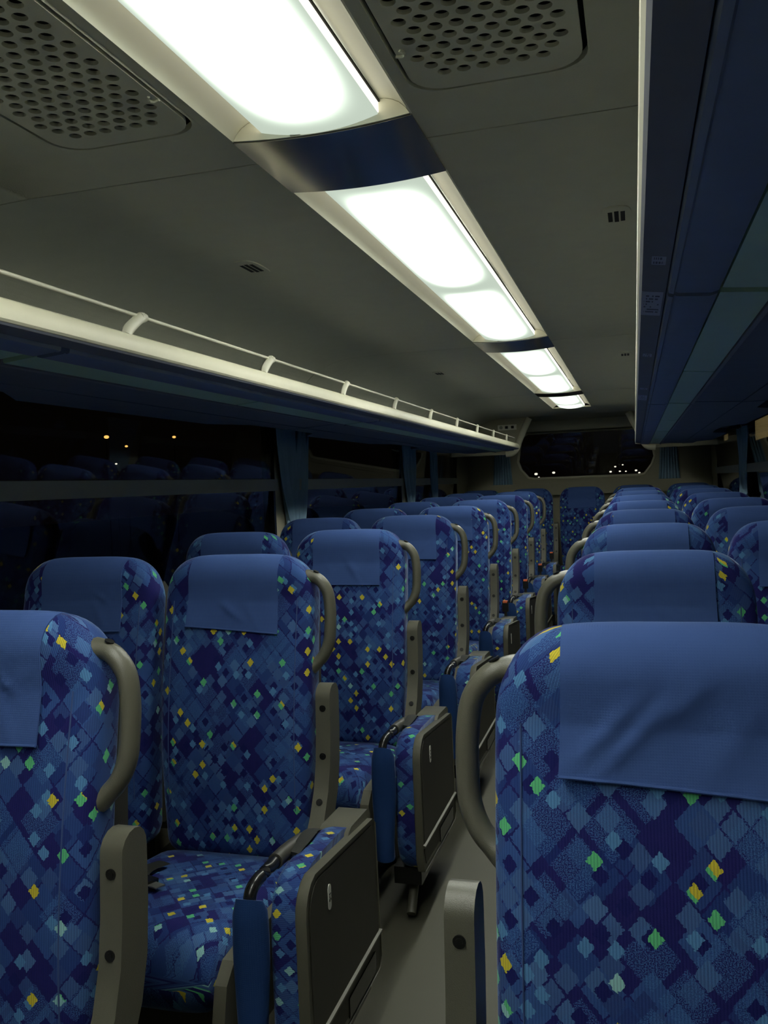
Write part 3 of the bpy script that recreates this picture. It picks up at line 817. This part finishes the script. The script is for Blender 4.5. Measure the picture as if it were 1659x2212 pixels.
def jump_seat(k, y, buckle):
    X0, Yr = -XC, y; ox, oy = .30, -.33
    root = empty('folding_jump_seat', (X0+ox, Yr+oy, fz(y)))
    def ad(nm, me, mat, par=root, dx=0, dy=0, dz=0): return link(nm, me, mat, par, (dx-ox, dy-oy, dz))
    p = ad('underside_panel', JPAN, GREY, root, .358); link('inset_plate', JINM, DGREY, p)
    link('ridge', JRIDGE, GREY, p); link('slot', JSLOT, BLACK, p)
    q = link('number_plaque', JPL, WHITEP, p, (.0095, -.43, .458)); q['label'] = 'small pale numbered plaque'
    if k == 2:
        t = link('number', text_mesh('number', '1-S', .015), BLACK, p, (.0109, -.43, .458)); t.rotation_euler = (PI/2, PI/2, PI/2)
    elif k == 3:          # marks too small to read
        link('number', box('number', [(.0105, .0111, -.434, -.427, .466, .470), (.0105, .0111, -.433, -.428, .455, .460), (.0105, .0111, -.434, -.427, .444, .451)]), BLACK, p)
    ad('folded_cushion', JCU, FABRIC, root, .284)
    ad('fabric_sleeve', JSL, SLEEVE, root, .263, -.578)
    ad('frame_tube', JTUBE, BLACK); ad('grip_sleeve', JGRIP, DGREY); ad('belt_strap', JSTRAP, STRAP); ad('hinge_cap', JCAP, GREY)
    ad('lower_box', JLOW, BLACK); ad('support_leg', JFOOT, GREY)
    if buckle:
        b = ad('belt_buckle', BUCK, BLACK, root, .30, -.13, .548); link('release_button', BBTN, ORANGE, b)
        link('buckle_stem', BSTEM, BLACK, b)
    tag(root, 'folded aisle jump seat with blue sleeve beside the %s left aisle seat' % ORD[k-1], 'jump seat', 'folded jump seats')
for k in range(2, 9): jump_seat(k, YL+(k-2)*PITCH, k >= 5)
# loose belt tongue on the second left aisle seat
bt = empty('seat_belt', (-.56, 1.62, fz(1.62)+.437))
link('tongue', box('tongue', (-.03, .012, -.02, .02, .004, .016), .004), BLACK, bt)
link('latch_plate', box('latch_plate', (.012, .04, -.013, .013, .008, .0105), .001), METAL, bt)
link('strap', tube('strap', catmull([(-.028, 0, .010), (-.055, .03, .009), (-.075, .07, .006), (-.08, .12, .003)], 5), .02, 8, .1, (0, 0, 1)), STRAP, bt)
bt.rotation_euler = (-.10, 0, -.3)
tag(bt, 'black seat belt with metal tongue lying on the second left aisle seat', 'seat belt')

# ------------------------------------------------------------------ curtains
def curtain_mesh(wt, wm, wb, h, tie, seed, folds=7):
    rnd = random.Random(seed); ph = rnd.uniform(0, 6); G = []; R_, C_ = 26, folds*8
    for i in range(R_+1):
        z = h*(1-i/R_); u = (h-z)/(h-tie) if z > tie else 1
        if z > tie: wd = wt+(wm-wt)*(u**1.3)
        else: wd = wm+(wb-wm)*((tie-z)/max(tie, .01))**.7
        row = []
        for j in range(C_+1):
            s = j/C_-.5; am = .011*(.5+.5*wm/wd)*(1+.35*math.sin(j*.7+seed))
            row.append((am*math.sin(2*PI*folds*j/C_+ph+.6*math.sin(z*4))+.006*math.sin(z*9+j*.3), s*wd, z))
        G.append(row)
    return sheet('curtain_cloth', G, .0015)
def curtain(x, y, z0, z1, wt, wm, wb, tie, rz, label, seed):
    root = empty('curtain', (x, y, z0)); root.rotation_euler.z = rz
    link('cloth', curtain_mesh(wt, wm, wb, z1-z0, tie-z0, seed), CURTAIN, root)
    if tie > z0+.02:
        poly = [(.018*math.cos(2*PI*k/24)*1.0, (wm/2+.008)*math.sin(2*PI*k/24)) for k in range(24)]
        link('tieback', loft('tieback', [[(a*s, b*s, zz) for a, b in poly] for s, zz in ((1, tie-z0-.012), (1.03, tie-z0-.006), (1.03, tie-z0+.006), (1, tie-z0+.012))]), CURTAIN, root)
    tag(root, label, 'curtain', 'window curtains')
ZW = 1.60
curtain(-1.168, 4.06, .80, ZW, .46, .19, .22, 1.14, 0, 'tied blue curtain between the two large left windows', 1)
curtain(-1.168, 6.42, .80, ZW, .44, .17, .20, 1.15, 0, 'tied blue curtain at the rear end of the second left window', 2)
curtain(-1.168, 7.22, .80, ZW, .34, .15, .18, 1.15, 0, 'narrow dim curtain on the rearmost left window', 3)
curtain(1.168, 6.20, .80, ZW, .50, .26, .24, 1.15, 0, 'dark blue tied curtain on the right wall left of the yellow glow', 4)
curtain(1.168, 3.98, .80, ZW, .46, .20, .22, 1.14, 0, 'tied curtain on the right wall in front of the large right window', 6)
curtain(-.83, 8.915, 1.268, 1.60, .16, .20, .22, 1.27, PI/2, 'pale blue curtain left of the rear window', 7)
curtain(.80, 8.915, 1.268, 1.60, .16, .20, .22, 1.27, PI/2, 'pale blue curtain right of the rear window', 8)

# ------------------------------------------------------------------ outside at night
gd = struct(link('ground', box('ground', (-60, 60, -20, 120, -1.35, -1.3)), ASPH))
def on_ray(px, py, X=None, Y=None):
    d = fw+R2*((px-829.5)/1873.9)+U2*((1106-py)/1873.9)
    t = (X-CAM.x)/d.x if X is not None else (Y-CAM.y)/d.y
    return CAM+d*t
AMBER = emit('amber_lamp', (1, .45, .10), 3.2); PALE = emit('pale_lamp', (1, .85, .65), 2.5)
def street_lamp(p, r, mat, label, group):
    root = empty('street_lamp', (p.x, p.y, -1.3)); h = p.z+1.3
    link('pole', cyl('pole', (0, 0, 0), (0, 0, h-r), r*.25, 8), BLACK, root)
    rings = [[(r*1.15*math.sin(PI*i/8)*math.cos(2*PI*k/12), r*1.15*math.sin(PI*i/8)*math.sin(2*PI*k/12), h+r*.8*math.cos(PI*i/8)) for k in range(12)] for i in range(1, 8)]
    link('lamp_globe', loft('lamp_globe', rings), mat, root)
    tag(root, label, 'street lamp', group)
street_lamp(on_ray(230, 944, X=-22), .095, AMBER, 'amber street lamp outside the left window, leftmost of three', 'street lamps outside')
street_lamp(on_ray(273, 964, X=-26), .07, AMBER, 'amber street lamp outside the left window, lowest of three', 'street lamps outside')
street_lamp(on_ray(376, 944, X=-24), .085, AMBER, 'amber street lamp outside the left window, rightmost of three', 'street lamps outside')
street_lamp(on_ray(251, 1002, X=-20), .04, PALE, 'tiny pale lamp low outside the left window', 'street lamps outside')
FARP = ['brightest at left in the rear window', 'second from left in the rear window', 'lowest at left in the rear window', 'upper left of the right cluster', 'topmost of the right cluster', 'leftmost of the right cluster', 'second along the lower right row', 'third along the lower right row', 'fourth along the lower right row', 'rightmost in the rear window']
for i, (px, py, r) in enumerate(((1158, 1024, .10), (1196, 1021, .09), (1164, 1031, .05), (1329, 1008, .06), (1345, 1004, .05), (1319, 1019, .07), (1339, 1018, .06), (1352, 1018, .05), (1374, 1016, .07), (1381, 1021, .06))):
    street_lamp(on_ray(px, py, Y=60), r, PALE, 'tiny pale lamp far behind the bus, %s' % FARP[i], 'far lamps behind the bus')
# lit building on the right of the bus
bX = 6.5
def lit_rect(pts):
    q = [on_ray(px, py, X=bX) for px, py in pts]
    return min(v.y for v in q), max(v.y for v in q), min(v.z for v in q), max(v.z for v in q)
bld = empty('roadside_building', (bX+.4, 30, -1.3))
link('wall', box('wall', (-.35, 2.0, -22, 22, 0, 7)), ASPH, bld)
WARM = emit('lit_window', (1, .68, .25), .55)
for pts in (((1553, 930), (1570, 930), (1553, 950), (1570, 950)), ((1618, 912), (1700, 904), (1618, 932), (1700, 930))):
    a, b, c, d = lit_rect(pts)
    f = link('window', box('window', (-.40, -.34, a-30, b-30, c+1.3, d+1.3)), WARM, bld)
tag(bld, 'dark building with warm lit windows outside the right side', 'building')
